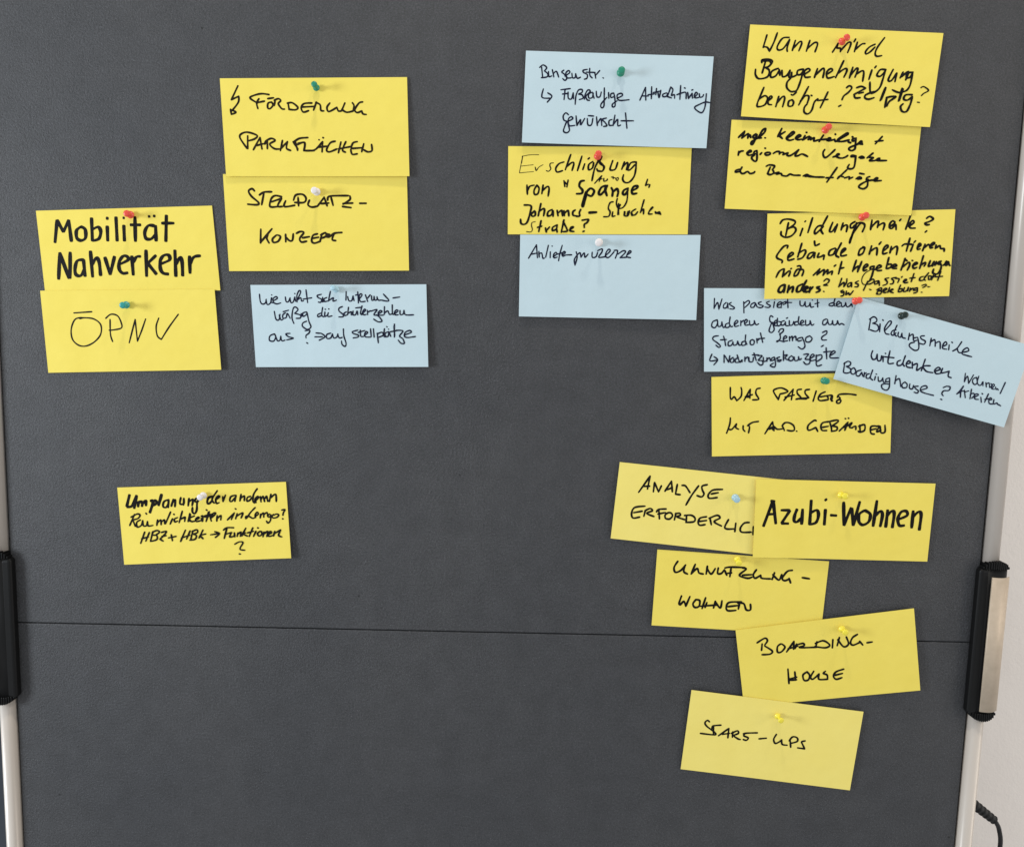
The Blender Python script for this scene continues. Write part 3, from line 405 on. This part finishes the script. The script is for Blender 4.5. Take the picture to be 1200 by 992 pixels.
   ('was', ['1.19|116,122 111,242;111,242 150,171 164,252;164,252 200,127;245,171 218,200 218,235 250,230 264,181;262,176 268,242;304,169 280,186 300,205 338,232 323,249 286,245']),
   ('passiert', ['1.19|441,161 444,294;441,185 491,146 504,175 454,230;563,170 527,190 520,225 554,224 572,180;571,175 591,224;636,160 604,175 618,195 659,209 636,231 600,227;727,155 695,170 709,190 738,209 718,229 677,224;783,160 773,231;785,130 789,132;813,209 861,175 845,160 818,184 818,224 863,229', '1.19|866,165 857,219;861,184 898,160 925,159;929,125 934,231;880,194 913,179;907,169 975,169']),
   ('mit', ['1.19|1067,149 1070,199 1102,209 1125,159;1125,159 1129,214 1166,208 1179,169;1179,169 1189,223 1220,218;1202,139 1207,141;1261,134 1264,223;1234,184 1279,169']),
   ('dem', ['1.19|1438,168 1397,183 1391,203 1429,208 1452,183;1456,118 1443,183 1457,213;1470,203 1511,173 1497,153 1474,178 1479,213 1520,213;1524,168 1534,218 1565,203 1574,168;1574,168 1588,218 1620,208 1638,183 1647,218']),
   ('anderen', ['1.19|146,377 96,402 86,456 123,470 150,416 146,377;150,407 159,456 191,446 198,402;198,402 214,470 241,446;273,416 241,431 238,466 273,466 291,436;291,343 282,416 296,456 318,456;337,436 377,402 364,382 338,416 346,456 387,446;409,387 409,446;409,412 441,382;455,426 482,392 468,372 450,402 459,441 496,436;505,387 514,441 555,426 559,387;559,387 578,436 608,425']),
   ('gebaeuden', ['1.19|767,343 744,328 730,357 740,402 780,412;753,412 731,476 726,515 754,530 781,496 772,446 758,412;776,431 812,402 801,382 783,407 790,446 826,446;817,357 817,446 849,441 858,407 830,397;894,387 862,402 862,441 890,436 908,402;906,402 912,446 949,446;917,359 930,352;949,387 953,441 985,436 999,397;1044,397 1012,407 1012,441 1044,437;1056,337 1049,407 1062,437;1072,427 1108,402 1094,382 1074,407 1081,442 1117,437;1130,382 1135,442 1176,427 1180,387;1180,387 1199,442 1223,429']),
   ('am', ['1.19|1358,367 1326,387 1322,432 1353,432 1376,387 1368,369;1376,392 1390,432 1422,427 1430,387;1430,387 1440,437 1476,427 1485,387;1485,387 1504,437 1526,422 1558,437']),
   ('standort', ['1.19|159,568 109,578 98,612 146,652 182,691 164,708 132,681;217,574 228,613 241,687;182,618 250,613;314,623 273,642 271,687 305,682 323,643;321,643 332,682 364,672 375,633;375,633 392,682 419,672;455,633 423,648 424,684 460,677 469,643;464,559 460,633 478,673;537,614 515,633 519,673 551,673 560,633 537,614;587,604 592,658;592,629 619,604;628,535 654,649;601,604 674,599']),
   ('lemgo', ['1.19|831,525 849,491 881,486 881,516 840,555;845,540 849,604 813,644 809,634 845,629 891,644;881,614 922,590 908,570 886,595 891,634 931,629;951,580 954,634;954,605 981,575 986,630;986,605 1018,575 1027,625;1086,590 1045,605 1050,635 1086,625;1095,590 1118,655 1123,704 1091,732 1050,704;1177,571 1136,595 1136,640 1177,645 1204,605 1177,571']),
   ('question_mark', ['1.19|1318,531 1363,511 1363,546 1313,586 1318,621 1364,621;1307,703 1331,687']),
   ('arrow', ['1.19|87,789 64,867 137,863;109,818 150,858 109,918']),
   ('nachnutzungskonzepte', ['1.19|223,799 223,890;232,809 274,888;274,888 287,809;324,829 296,854 296,888 328,883 333,844;383,830 351,854 351,888 387,889;369,800 387,859 401,889 424,859 424,884;456,825 456,879;460,850 488,825 501,880;501,830 506,880 542,880 551,831;556,776 583,870;538,801 611,801;602,811 647,811 606,865 647,871 657,910 629,925 593,890;661,831 666,880 697,871;702,836 702,881;707,856 729,836 743,876;784,827 752,846 757,871 789,856;788,837 798,911 784,950 739,930 775,901;843,827 811,842 830,862 862,862 843,882 816,876', '1.19|886,753 887,871;887,812 928,802 905,842 946,867;973,813 946,842 955,872 987,867 996,833 973,813;1005,828 1015,872 1051,863 1055,823;1055,823 1065,863 1086,848;1110,798 1164,794 1128,853 1179,863 1174,908 1138,918 1110,888;1183,848 1228,814 1210,794 1183,829 1192,873 1242,864;1251,804 1256,933 1311,926;1256,814 1306,804 1311,844 1261,884;1360,715 1368,854;1333,770 1415,760;1401,815 1460,775 1442,755 1406,795 1411,840 1497,840']),
  ]),
 ('boardinghouse_blau', 'blue', 'tilted pale blue card reading Bildungsmeile mitdenken, jutting over the right frame tube', 'navy', 0,
  [[385.7, 152.9, 4.0], [578.3, 103.3, 15.0], [554.7, 11.4, 15.5], [363.0, 60.5, 5.0]],
  [
   ('bildungsmeile', ['1.27|198,199 216,334;186,215 225,173 263,186 268,221 236,249;236,249 289,251 318,291 295,329 232,329;317,231 339,322;330,178 340,184;389,295 430,203 425,168 400,182 380,267 408,320 448,320;507,248 473,270 468,308 494,318 517,281;502,194 496,287 534,319;542,268 549,308 580,317 582,268;582,268 601,311 637,313;662,244 673,320;672,278 702,244 728,310;760,264 726,286 735,314 765,299;767,268 800,337 812,395 773,418 707,389 707,353 746,329;829,225 793,242 807,268 858,283 853,321 802,324;911,231 922,319;915,279 953,237 981,308;971,274 1013,243 1043,320;1066,282 1096,249 1076,224 1059,260 1068,306 1113,305;1124,247 1136,304;1141,209 1151,213;1245,174 1220,261 1183,306;1220,261 1250,301 1289,295;1298,287 1350,252 1324,224 1291,264 1293,306 1340,311 1404,310']),
   ('mitdenken', ['1.38|329,556 329,611 358,651 389,636 389,581;389,581 415,647 447,637 442,584;460,585 479,646;474,544 479,546;515,501 535,641 596,630;478,585 582,567;660,574 633,600 645,639 682,628 697,581;697,508 697,600 723,628;737,600 774,571 752,553 734,589 751,626 797,625;794,559 815,626;810,591 852,560 870,634 907,586;921,484 919,625;997,541 925,569 974,615 1048,611;1070,587 1115,549 1087,533 1061,577 1089,611 1140,590;1138,530 1138,584 1184,565 1213,544;1218,543 1225,601 1262,609']),
   ('wohnen', ['1.07|1397,514 1416,613;1416,613 1429,539 1467,617;1467,617 1488,507;1529,523 1499,553 1506,593 1538,611 1554,579 1531,529;1549,503 1552,572 1583,605 1605,592 1612,554 1627,599;1645,552 1667,601;1657,569 1680,548 1703,597;1703,597 1724,570 1703,548;1732,596 1746,557 1729,547 1718,572 1731,603 1760,601;1764,572 1779,599 1791,585 1803,599']),
   ('slash', ['1.20|1850,491 1836,631']),
   ('boardinghouse', ['1.18|67,779 84,887;61,792 98,753 132,760 131,794 95,816;101,817 147,829 158,865 123,892 85,892;184,806 160,836 173,877 206,879 215,837 184,806;271,809 231,838 234,882 267,884 284,833;284,833 313,876;314,825 325,878;320,845 335,824;373,824 347,843 353,881 384,877 394,840;395,772 396,863 430,886;447,836 450,880;445,806 453,808;478,832 498,878 526,864 531,828;531,828 557,877 584,858;601,808 571,833 579,859 609,851;607,811 633,911 614,956 563,949 545,909 587,885 628,879;667,760 681,857;676,825 713,786 755,869;783,804 762,839 778,874 818,862 816,823 783,804;844,809 854,857 887,859 889,813;941,809 904,826 927,847 958,860 956,889 918,889;989,840 1042,802 1019,780 979,809 983,853 1035,866 1138,864']),
   ('question_mark', ['1.18|1213,745 1247,718 1285,718 1282,759 1230,780 1220,817 1243,838;1227,883 1242,885']),
   ('arbeiten', ['1.13|1422,663 1406,714 1379,774;1422,663 1415,732 1430,801;1379,774 1418,731 1446,716;1447,708 1483,788;1456,727 1494,701;1518,673 1536,787;1524,741 1551,712 1572,734 1552,775;1578,753 1612,715 1590,708 1572,734 1590,771 1629,766;1645,733 1669,789;1644,688 1654,692;1714,671 1703,779;1692,747 1738,723;1746,738 1768,725 1749,709 1740,740 1758,777 1797,772;1792,718 1803,770 1835,747 1845,758 1885,767']),
  ]),
 ('was_passiert', 'yellow', 'yellow card reading WAS PASSIERT MIT AND. GEBÄUDEN, under a green pin', 'black', 0,
  [[226.0, 59.1, 0.9], [431.8, 70.4, 0.9], [435.2, -22.7, 2.58], [230.7, -31.9, 2.58]],
  [
   ('was', ['1.54|208,138 208,268 224,286;224,286 251,256 279,306;279,306 326,253 334,182 326,142;358,306 428,167;428,167 425,279;373,259 452,235;377,264 421,265;538,157 499,169 491,223 523,286 508,299 456,300']),
   ('passiert', ['1.54|736,297 688,207 703,176 774,162 845,203 814,224 759,236;759,236 740,306;803,317 904,182;904,182 886,311;815,277 917,254;838,269 882,262;995,185 952,193 952,237 992,292 937,308;941,303 1052,307', '1.60|957,298 1070,297;1085,190 1042,198 1038,237 1078,292;1159,212 1127,337;1259,225 1208,252 1184,305 1209,332 1296,323;1208,286 1303,270;1299,270 1338,276 1331,343;1282,274 1295,308;1334,280 1322,319 1344,342;1602,274 1511,259 1416,263 1395,297;1417,317 1435,342 1418,370 1392,365 1391,340 1426,312 1408,287']),
   ('mit', ['1.54|208,518 200,599 165,710;189,661 224,662 276,596;276,596 268,641 300,664;351,621 351,665 371,693;521,572 454,583 399,622;403,618 422,640 411,712']),
   ('and', ['1.54|594,729 680,580;680,580 696,692;621,672 700,661;645,673 676,647 684,683;696,639 732,675 787,672;787,632 807,677 812,695;787,632 818,597 866,599 914,635 923,689 891,701 843,691;947,703 953,707']),
   ('gebaeuden', ['1.60|1166,582 1144,576 1083,628 1071,677 1093,697 1163,664;1163,664 1185,714;1310,595 1240,608 1219,651 1233,700 1285,706;1232,666 1302,653;1319,610 1337,674 1338,717;1310,595 1396,578 1410,598 1345,650;1354,655 1398,665 1395,704 1338,717;1425,715 1519,610;1519,610 1486,707;1459,677 1537,640;1487,561 1494,565;1522,557 1528,561;1528,640 1563,616 1538,669 1573,680;1573,670 1607,661 1608,700;1651,648 1657,720;1638,662 1703,644 1705,712 1653,735 1635,720;1834,662 1782,666 1770,704 1780,752 1815,763;1779,709 1835,696;1834,667 1869,668 1844,715 1845,735 1888,716;1878,668 1889,745 1932,737 1930,655']),
  ]),
 ('analyse', 'pale', 'pale yellow card reading ANALYSE ERFORDERLICH, its right end covered', 'black', 0,
  [[125.4, -41.4, 1.5], [331.8, -58.6, 1.0], [325.6, -149.8, 2.6], [117.9, -130.7, 4.3]],
  [
   ('analyse', ['1.73|249,363 354,139;354,139 343,308;289,281 363,268;413,215 412,336;413,215 470,329;470,329 493,248;540,311 599,173;599,173 623,309;562,291 617,254;668,207 661,336;661,336 714,335;722,213 762,217 819,294;907,195 842,328 792,461;1001,169 947,194 952,240 977,293 954,333 902,323;1178,208 1071,231 1027,296 1043,340 1129,320;1058,282 1135,256']),
   ('erforderlich', ['1.73|339,532 226,565 199,643 221,702 294,681;222,633 314,601;348,587 339,665;345,591 398,556 426,582 368,623 452,654;576,539 497,555 474,589;499,571 516,675;493,617 573,586;612,581 576,613 582,659 626,665 657,623 642,588 612,581;692,580 684,668;687,588 732,575 743,601 710,626 796,650;814,592 817,677;790,597 866,585 911,617 902,664 814,685;1037,582 968,609 952,667 975,701 1032,685;962,653 1043,630;1080,604 1102,678;1068,599 1151,549 1188,578 1130,635 1216,680;1286,587 1255,684 1281,710 1363,698;1372,623 1373,732;1520,594 1465,611 1430,680 1451,729 1554,716;1573,643 1578,744']),
  ]),
 ('azubi', 'yellow', 'yellow card with thick marker lettering Azubi-Wohnen', 'black', 0.75,
  [[283.2, -56.8, 4.0], [490.3, -57.1, 3.0], [487.8, -149.1, 4.2], [283.7, -148.5, 6.0]],
  [
   ('azubi', ['3.55|196,272 103,599;173,273 219,276;199,272 242,562;140,445 236,437;292,388 393,385;394,389 306,554;306,556 387,556;473,369 451,446 447,519 482,531 522,484;535,367 534,560;626,251 625,562;626,413 695,376 718,439 695,533 619,562;792,364 791,561;784,235 794,246']),
   ('hyphen', ['3.55|853,435 924,439']),
   ('wohnen', ['3.55|991,266 1013,561;1013,561 1080,334;1087,340 1118,558;1118,558 1172,252;1236,362 1177,414 1180,508 1227,549 1291,505 1300,411 1236,362;1363,234 1344,563;1353,436 1412,368 1439,418 1425,565;1493,350 1488,570;1488,432 1540,364 1570,396 1563,574;1626,467 1716,414 1703,360 1647,372 1617,456 1640,543 1700,542;1781,353 1782,572;1783,434 1838,367 1874,398 1871,596']),
  ]),
 ('umnutzung', 'yellow', 'yellow card reading UMNUTZUNG - WOHNEN', 'black', 0,
  [[173.5, -143.5, 1.2], [374.8, -152.6, 1.2], [370.7, -242.4, 1.52], [170.3, -234.4, 3.12]],
  [
   ('umnutzung', ['1.87|247,135 210,218 229,281 291,252 341,176;335,185 327,265 372,294;453,159 414,291;414,291 478,214 504,268 554,280;595,173 589,278;590,197 646,273 689,197;724,187 722,259 765,256 796,205;796,205 830,275;801,181 863,165 1032,158;872,183 867,293;828,251 883,239;1004,165 1048,178 977,264 1072,297 1127,277;1012,261 1124,245;1168,176 1138,244 1163,290 1223,245;1223,245 1241,284 1340,285;1382,200 1362,291;1363,226 1440,293 1468,218;1585,152 1527,173 1479,266 1511,296 1564,267;1557,260 1581,320']),
   ('hyphen', ['1.87|1710,240 1796,249']),
   ('wohnen', ['1.87|323,587 302,685 318,707;318,707 356,657 383,719;383,719 422,588;496,622 465,681 490,727 538,708 540,635 496,622;607,590 576,737;553,707 757,676;627,653 610,719;724,630 710,720;725,638 788,714 801,616;1029,616 888,634 858,701 883,744 975,733;872,692 991,667;1009,634 1002,715;988,635 1059,638 1095,716 1144,713 1138,640']),
  ]),
 ('boarding', 'yellow', 'yellow card reading BOARDING-HOUSE in capitals, tilted upward to the right', 'black', 0,
  [[269.5, -237.8, 3.8], [476.8, -205.6, 4.5], [491.9, -305.3, 4.74], [285.3, -332.9, 2.36]],
  [
   ('boarding', ['1.78|279,213 265,294;224,192 315,146 342,180 307,231;306,244 383,317 356,354 266,350;486,241 448,270 442,338 483,343 530,288 498,242;543,351 637,227;637,227 623,327;564,313 674,293;664,264 635,322 662,291;675,273 736,267 746,295 690,309 743,322 887,334;892,267 875,326;873,285 964,263 1031,325 981,353 863,324;1072,263 1058,363;1146,246 1114,343;1126,270 1184,365 1241,339 1224,249;1351,233 1294,265 1265,328 1293,359 1367,335;1368,321 1400,372']),
   ('hyphen', ['1.71|1448,349 1508,346']),
   ('house', ['1.78|539,569 535,754;536,699 628,683;613,613 613,722;553,715 625,716;754,629 702,664 709,733 757,732 774,673 748,629;826,631 784,701 805,731 857,696 883,672;883,672 877,739 973,750;973,750 971,696 931,671 957,647;1163,644 1076,668 1042,717 1069,761 1136,748;1049,711 1146,696']),
  ]),
 ('start_ups', 'pale', 'lowest yellow card reading START-UPS, tilted down to the right', 'black', 0,
  [[221.3, -312.7, 4.0], [427.5, -334.4, 4.0], [418.3, -433.9, 3.6], [213.5, -413.1, 2.8]],
  [
   ('start', ['1.70|256,364 230,349 206,383 234,424 324,481 340,517 171,521;393,387 308,408 295,441;309,414 321,507;382,524 490,415;490,415 494,534;425,499 504,476;541,452 545,521;527,473 591,432 607,462 560,500 629,537;665,460 710,445 824,426;687,451 674,484 729,502 711,536 675,531;605,532 641,536']),
   ('hyphen', ['1.70|855,498 938,478']),
   ('ups', ['1.70|1046,415 1024,481 1049,529 1092,504 1117,475;1117,475 1131,530 1189,533;1215,468 1234,554;1204,476 1237,421 1290,426 1297,470 1226,505;1387,451 1349,469 1365,499 1397,551;1397,551 1315,550']),
  ]),
 ('umplanung', 'yellow', 'small lone yellow card at left reading Umplanung der anderen Räumlichkeiten in Lemgo', 'black', 0.3,
  [[-456.0, -86.1, 1.2], [-260.1, -74.4, 1.5], [-253.7, -163.9, 3.9], [-449.8, -177.3, 2.0]],
  [
   ('umplanung', ['2.84|139,96 93,247;93,252 159,239 221,109;221,109 179,276;237,191 227,257;237,196 279,198 274,254;287,214 326,185 321,246;377,186 409,198 360,339;409,198 438,184 454,215 405,244;519,105 470,251', '2.01|587,179 539,203 524,264 561,275 593,225;596,179 584,278;652,176 622,262;640,217 675,182 664,269;742,159 727,235 769,237 778,171;778,171 767,252;839,173 822,265;835,214 884,185 869,266;960,168 917,181 910,217 942,213;964,178 932,228 920,320 893,370 867,348 871,292']),
   ('der', ['1.77|1119,153 1070,182 1052,238 1075,249 1114,214', '1.77|1125,154 1068,167 1050,228 1072,244 1112,205;1181,84 1113,189 1132,243;1149,206 1203,162 1185,151 1155,191 1160,247 1193,238;1240,163 1240,225;1241,220 1274,144']),
   ('anderen', ['1.77|1395,149 1338,167 1320,218 1342,229 1388,179;1399,154 1380,230;1460,141 1440,227;1452,192 1496,163 1492,224;1570,171 1532,185 1524,231 1557,222 1583,187;1655,76 1609,146 1594,228 1610,260;1612,239 1661,195 1653,174 1623,209 1629,255;1685,180 1690,247;1692,216 1718,176 1732,244;1744,203 1760,178 1769,245;1813,154 1788,246;1805,200 1868,156 1871,249']),
   ('raeumlichkeiten', ['1.66|177,352 109,492;132,386 210,348 241,365 215,405 153,423;152,428 174,505;241,426 196,455 196,516 244,498 268,437;267,447 272,504 309,500 323,450;323,450 327,506 384,503;313,342 320,353;445,434 430,505;437,475 482,436 482,497;485,466 524,437 525,488;607,338 534,489;623,426 589,496;642,368 648,372;685,413 646,432 648,468 681,459;747,333 698,480;710,444 773,411 764,467;833,367 806,469;886,400 828,429 843,470 890,467;901,452 940,428 927,417 897,442 904,473 956,464;967,434 974,475;1033,326 1039,332;1057,356 1020,477;1006,420 1110,404', '2.13|837,373 814,469;747,420 770,426', '1.66|1037,328 1042,334;966,409 985,405 980,471;1068,351 1022,473;1004,405 1098,383;1085,434 1141,380 1123,369 1077,413 1082,475;1157,406 1147,478;1155,442 1201,408 1195,464']),
   ('in', ['1.66|1274,467 1364,378;1359,383 1321,464;1377,324 1386,331;1396,390 1373,456;1384,425 1462,382 1439,448']),
   ('lemgo', ['1.54|1615,319 1555,381 1514,441 1494,460 1496,430 1533,431 1578,459 1607,444;1607,434 1647,405 1634,379 1609,414 1611,450;1675,406 1666,457;1673,426 1708,392 1709,448;1711,418 1750,388 1756,440;1781,410 1757,430 1769,451 1794,431;1795,421 1785,493 1755,527 1738,501;1828,417 1808,437 1820,463 1867,455 1888,425 1860,413 1832,428']),
   ('question_mark', ['1.66|1929,364 1966,361 1945,401 1938,432;1931,476 1936,480']),
   ('hbz', ['1.66|279,586 220,729;334,593 283,703;234,671 320,649;377,584 339,705;367,594 425,571 456,593 411,627;382,631 419,637 415,688 338,710;478,599 536,586 519,621 453,685;453,685 488,711;479,650 531,642']),
   ('plus_sign', ['1.66|592,634 600,711;556,673 647,657']),
   ('hbk', ['1.66|765,580 697,725;820,592 770,697;710,680 811,648;852,593 820,705;842,603 900,580 907,616 859,635;858,640 890,656 872,702 806,714;974,588 920,688;1003,640 941,658 966,700']),
   ('arrow', ['1.54|1059,653 1163,642;1114,615 1168,642 1113,691']),
   ('funktionen', ['1.66|1261,574 1219,708;1218,598 1262,569 1341,572;1246,651 1313,633;1313,633 1286,688 1338,680 1345,639;1345,639 1346,691;1387,641 1375,687;1381,661 1425,632 1412,688;1485,583 1431,684;1476,645 1442,654 1496,687;1569,582 1519,693;1499,646 1575,628;1603,629 1570,695;1627,584 1634,587;1650,631 1620,661 1636,692 1670,673 1668,637 1645,633;1700,643 1682,704;1694,669 1743,635 1729,701;1749,676 1788,657 1775,636 1745,671 1757,702 1805,689;1827,638 1809,699;1820,669 1898,621;1898,626 1870,692 1906,714']),
   ('question_mark', ['1.42|1339,788 1397,759 1439,771 1401,837 1404,862 1453,872;1384,916 1397,921']),
  ]),
]
PINS = [
 ('foerderung', 0.5165, 0.1102, 'green', 'green push pin through the card reading FÖRDERUNG PARKFLÄCHEN', 0.9),
 ('stellplatz', 0.5096, 0.1883, 'white', 'white push pin through the card reading STELLPLATZ-KONZEPT', 1.05),
 ('mobilitaet', 0.5384, 0.085, 'red', 'red push pin above the thick word Mobilität', 1.0),
 ('oepnv', 0.491, 0.1809, 'teal', 'teal push pin above the letters ÖPNV', 1.0),
 ('interims', 0.4913, 0.0631, 'clear_blue', 'translucent pale blue push pin on the blue Schülerzahlen card', 0.9),
 ('gewuenscht', 0.5093, 0.213, 'green', 'green push pin beside the word Binsenstr. on the top blue card', 1.05),
 ('erschliessung', 0.4871, 0.117, 'red', 'red push pin over the word Erschließung', 1.0),
 ('anliefer', 0.4385, 0.0906, 'white', 'white push pin above the word Anlieferprozesse', 1.1),
 ('baugenehmigung', 0.4762, 0.1495, 'red', 'red push pin over the word wird on the top right card', 1.0),
 ('kleinteilige', 0.4928, 0.0879, 'red', 'red push pin over the word kleinteilige', 1.0),
 ('bildungsmeile_gelb', 0.4997, 0.0713, 'red', 'red push pin over the word Bildungsmeile on the crowded yellow card', 1.0),
 ('boardinghouse_blau', -0.0175, 0.0618, 'red', 'red push pin where the tilted blue card overlaps the other blue card', 1.0),
 ('boardinghouse_blau', 0.2541, 0.0826, 'black', 'black push pin at the top of the tilted blue card', 1.0),
 ('was_passiert', 0.6184, 0.0833, 'green', 'green push pin above the word PASSIERT on yellow card', 1.0),
 ('analyse', 0.6622, 0.2896, 'clear_blue', 'clear glassy push pin beside the word ANALYSE', 1.05),
 ('azubi', 0.4705, 0.1748, 'yellow', 'yellow push pin above the hyphen of Azubi-Wohnen', 1.0),
 ('umnutzung', 0.4647, 0.0467, 'yellow', 'yellow push pin above the word UMNUTZUNG', 0.95),
 ('boarding', 0.5857, 0.1341, 'yellow', 'yellow push pin above the end of the word BOARDING', 1.0),
 ('start_ups', 0.5068, 0.1751, 'yellow', 'yellow push pin on the lowest card above UPS', 0.9),
 ('umplanung', 0.5117, 0.1327, 'white', 'ivory push pin above the small lone card text Umplanung', 1.0),
]

class Card:
    def __init__(s, key, pts, curl, phase):
        s.P = [Vector((x/1000, -d/1000, z/1000)) for x, z, d in pts]; s.curl = curl; s.ph = phase
    def at(s, u, v, off=0):
        P = s.P; p = P[0]*(1-u)*(1-v)+P[1]*u*(1-v)+P[2]*u*v+P[3]*(1-u)*v
        e = 2*u-1
        c = s.curl*(v*.9+.1)*(e*e) + .00035*math.sin(3.1*u+s.ph)*v
        return p+Vector((0, -c-off, 0))
EDGE = {}
PAPER_T = .00028
def paper(card, m, label, group, col):
    o0 = card.at(.5, .1)
    bm = bmesh.new(); nu, nv = 28, 14
    F = [[bm.verts.new(card.at(i/nu, j/nv)-o0) for i in range(nu+1)] for j in range(nv+1)]
    B = [[bm.verts.new(card.at(i/nu, j/nv, -PAPER_T)-o0) for i in range(nu+1)] for j in range(nv+1)]
    for j in range(nv):
        for i in range(nu):
            bm.faces.new((F[j][i], F[j+1][i], F[j+1][i+1], F[j][i+1])); bm.faces.new((B[j][i], B[j][i+1], B[j+1][i+1], B[j+1][i]))
    for j in range(nv):
        bm.faces.new((F[j][0], B[j][0], B[j+1][0], F[j+1][0])); bm.faces.new((F[j][nu], F[j+1][nu], B[j+1][nu], B[j][nu]))
    for i in range(nu):
        bm.faces.new((F[0][i], F[0][i+1], B[0][i+1], B[0][i])); bm.faces.new((F[nv][i], B[nv][i], B[nv][i+1], F[nv][i+1]))
    bmesh.ops.recalc_face_normals(bm, faces=bm.faces[:])
    o = link('note_card', bm, m, loc=o0, smooth=False)
    o['label'] = label; o['category'] = 'card'; o['group'] = group
    return o, o0
def smooth_stroke(P, step=.0006):
    if len(P) == 1: P = [P[0], P[0]+Vector((.0004, 0))]
    out = []
    for i in range(len(P)-1):
        p0, p1, p2, p3 = P[max(i-1, 0)], P[i], P[i+1], P[min(i+2, len(P)-1)]
        k = max(1, min(14, int((p2-p1).length/step)))
        for j in range(k):
            t = j/k; out.append(.5*((2*p1)+(p2-p0)*t+(2*p0-5*p1+4*p2-p3)*t*t+(3*p1-p0-3*p2+p3)*t**3))
    out.append(P[-1]); return out
def ink(card, origin, name, lines, m, nib, parent, base):
    bm = bmesh.new()
    W = (card.P[1]-card.P[0]).length; H = (card.P[3]-card.P[0]).length
    n = base
    for line in lines:
        wtxt, body = line.split('|'); w0 = float(wtxt)/1000*(1.15 if float(wtxt) > 3 else 1.32)
        for st in body.split(';'):
            P = [Vector((int(a)/2000*W, int(b)/1000*H)) for a, b in (q.split(',') for q in st.split())]
            S = smooth_stroke(P); n += 1; off = .00010+.0000022*n
            k = len(S); Lf = []; Rt = []
            ph = random.random()*9; d = None
            def put(x, y): 
                q = card.at(x/W, y/H, off)-origin; return bm.verts.new(q)
            hw = []
            for i in range(k):
                dd = S[min(i+1, k-1)]-S[max(i-1, 0)]
                if dd.length > 1e-9: d = dd.normalized()
                elif d is None: d = Vector((1, 0))
                g = 1.0
                if nib: g = 1-.42*nib*(1-abs(d.x*.35+d.y*.94))
                h = w0*.5*g*(1+.10*math.sin(ph+i*.35))
                h *= .86+.14*min(1, min(i, k-1-i)/3)
                nrm = Vector((-d.y, d.x)); hw.append(h)
                Lf.append(S[i]+nrm*h); Rt.append(S[i]-nrm*h)
            # round (or half square, for a broad nib) caps
            def cap(i, sgn):
                dd = (S[1]-S[0]) if i == 0 else (S[-1]-S[-2])
                dd = dd.normalized() if dd.length > 1e-9 else Vector((1, 0)); dd = dd*sgn; nr = Vector((-dd.y, dd.x)); h = hw[i]; ex = .45 if (nib and w0 > .0028) else .95
                return [S[i]+nr*h*math.cos(a)+dd*h*ex*math.sin(a) for a in [math.pi*q/6 for q in range(1, 6)]]
            a = [put(*p) for p in Lf]; b = [put(*p) for p in Rt]
            for i in range(k-1):
                try: bm.faces.new((a[i], b[i], b[i+1], a[i+1]))
                except ValueError: pass
            c1 = [put(*p) for p in cap(k-1, 1)]; c0 = [put(*p) for p in cap(0, -1)]
            try:
                bm.faces.new([a[k-1]]+c1+[b[k-1]]); bm.faces.new([b[0]]+c0+[a[0]])
            except ValueError: pass
    for f in bm.faces:
        f.normal_update()
        if f.normal.y > 0: f.normal_flip()
    link(name, bm, m, parent)
    return n
cards = {}; offs = {}
GROUP = {'yellow': 'yellow note cards on the pinboard', 'pale': 'yellow note cards on the pinboard', 'blue': 'pale blue note cards on the pinboard'}
for idx, (key, colour, label, inkc, nib, pts, words) in enumerate(CARDS):
    rc = random.Random(idx*13+5)
    c = Card(key, pts, rc.uniform(.0003, .0012), rc.uniform(0, 6)); cards[key] = c
    o, origin = paper(c, M[colour], label, GROUP[colour], colour)
    n = 0
    for wname, lines in words:
        nm = {'hyphen': 'hyphen', 'question_mark': 'question_mark', 'quote_mark': 'quote_mark', 'arrow': 'drawn_arrow', 'plus_sign': 'plus_sign', 'slash': 'slash'}.get(wname, 'handwritten_word')
        n = ink(c, origin, nm, lines, M['ink_'+inkc], nib, o, n)

# ---------------------------------------------------------------- push pins
PROF = [(.0028, .0000), (.0041, .0003), (.0044, .0008), (.0042, .0014), (.0028, .0021), (.0019, .0032), (.0017, .0060), (.0018, .0088),
        (.0027, .0098), (.0036, .0103), (.0040, .0110), (.0038, .0118), (.0030, .0124), (.0016, .0126)]
pin_mesh = {}
for idx, (key, u, v, col, label, size) in enumerate(PINS):
    p = cards[key].at(u, v)
    t = empty('push_pin', p, label, 'push pin', 'push pins holding the cards')
    rp = random.Random(idx*7+3)
    t.rotation_euler = (math.radians(rp.uniform(-8, 8)), 0, math.radians(rp.uniform(-8, 8)))
    t.scale = (size*.93, .97, size*.93)
    m = M['yellowp' if col == 'yellow' else col]
    if col not in pin_mesh:
        bm = bmesh.new(); lathe(bm, PROF, 28); bmesh.ops.translate(bm, verts=bm.verts[:], vec=(0, -.0022, 0))
        h = link('pin_head', bm, m, t, smooth=True)
        bm = bmesh.new(); lathe(bm, [(.0003, -.009), (.0006, -.006), (.0006, .0024)], 10); nd = link('needle', bm, M['steel'], t, smooth=True)
        pin_mesh[col] = (h, nd)
    else:
        for src in pin_mesh[col]:
            q = src.copy(); COL.objects.link(q); q.parent = t
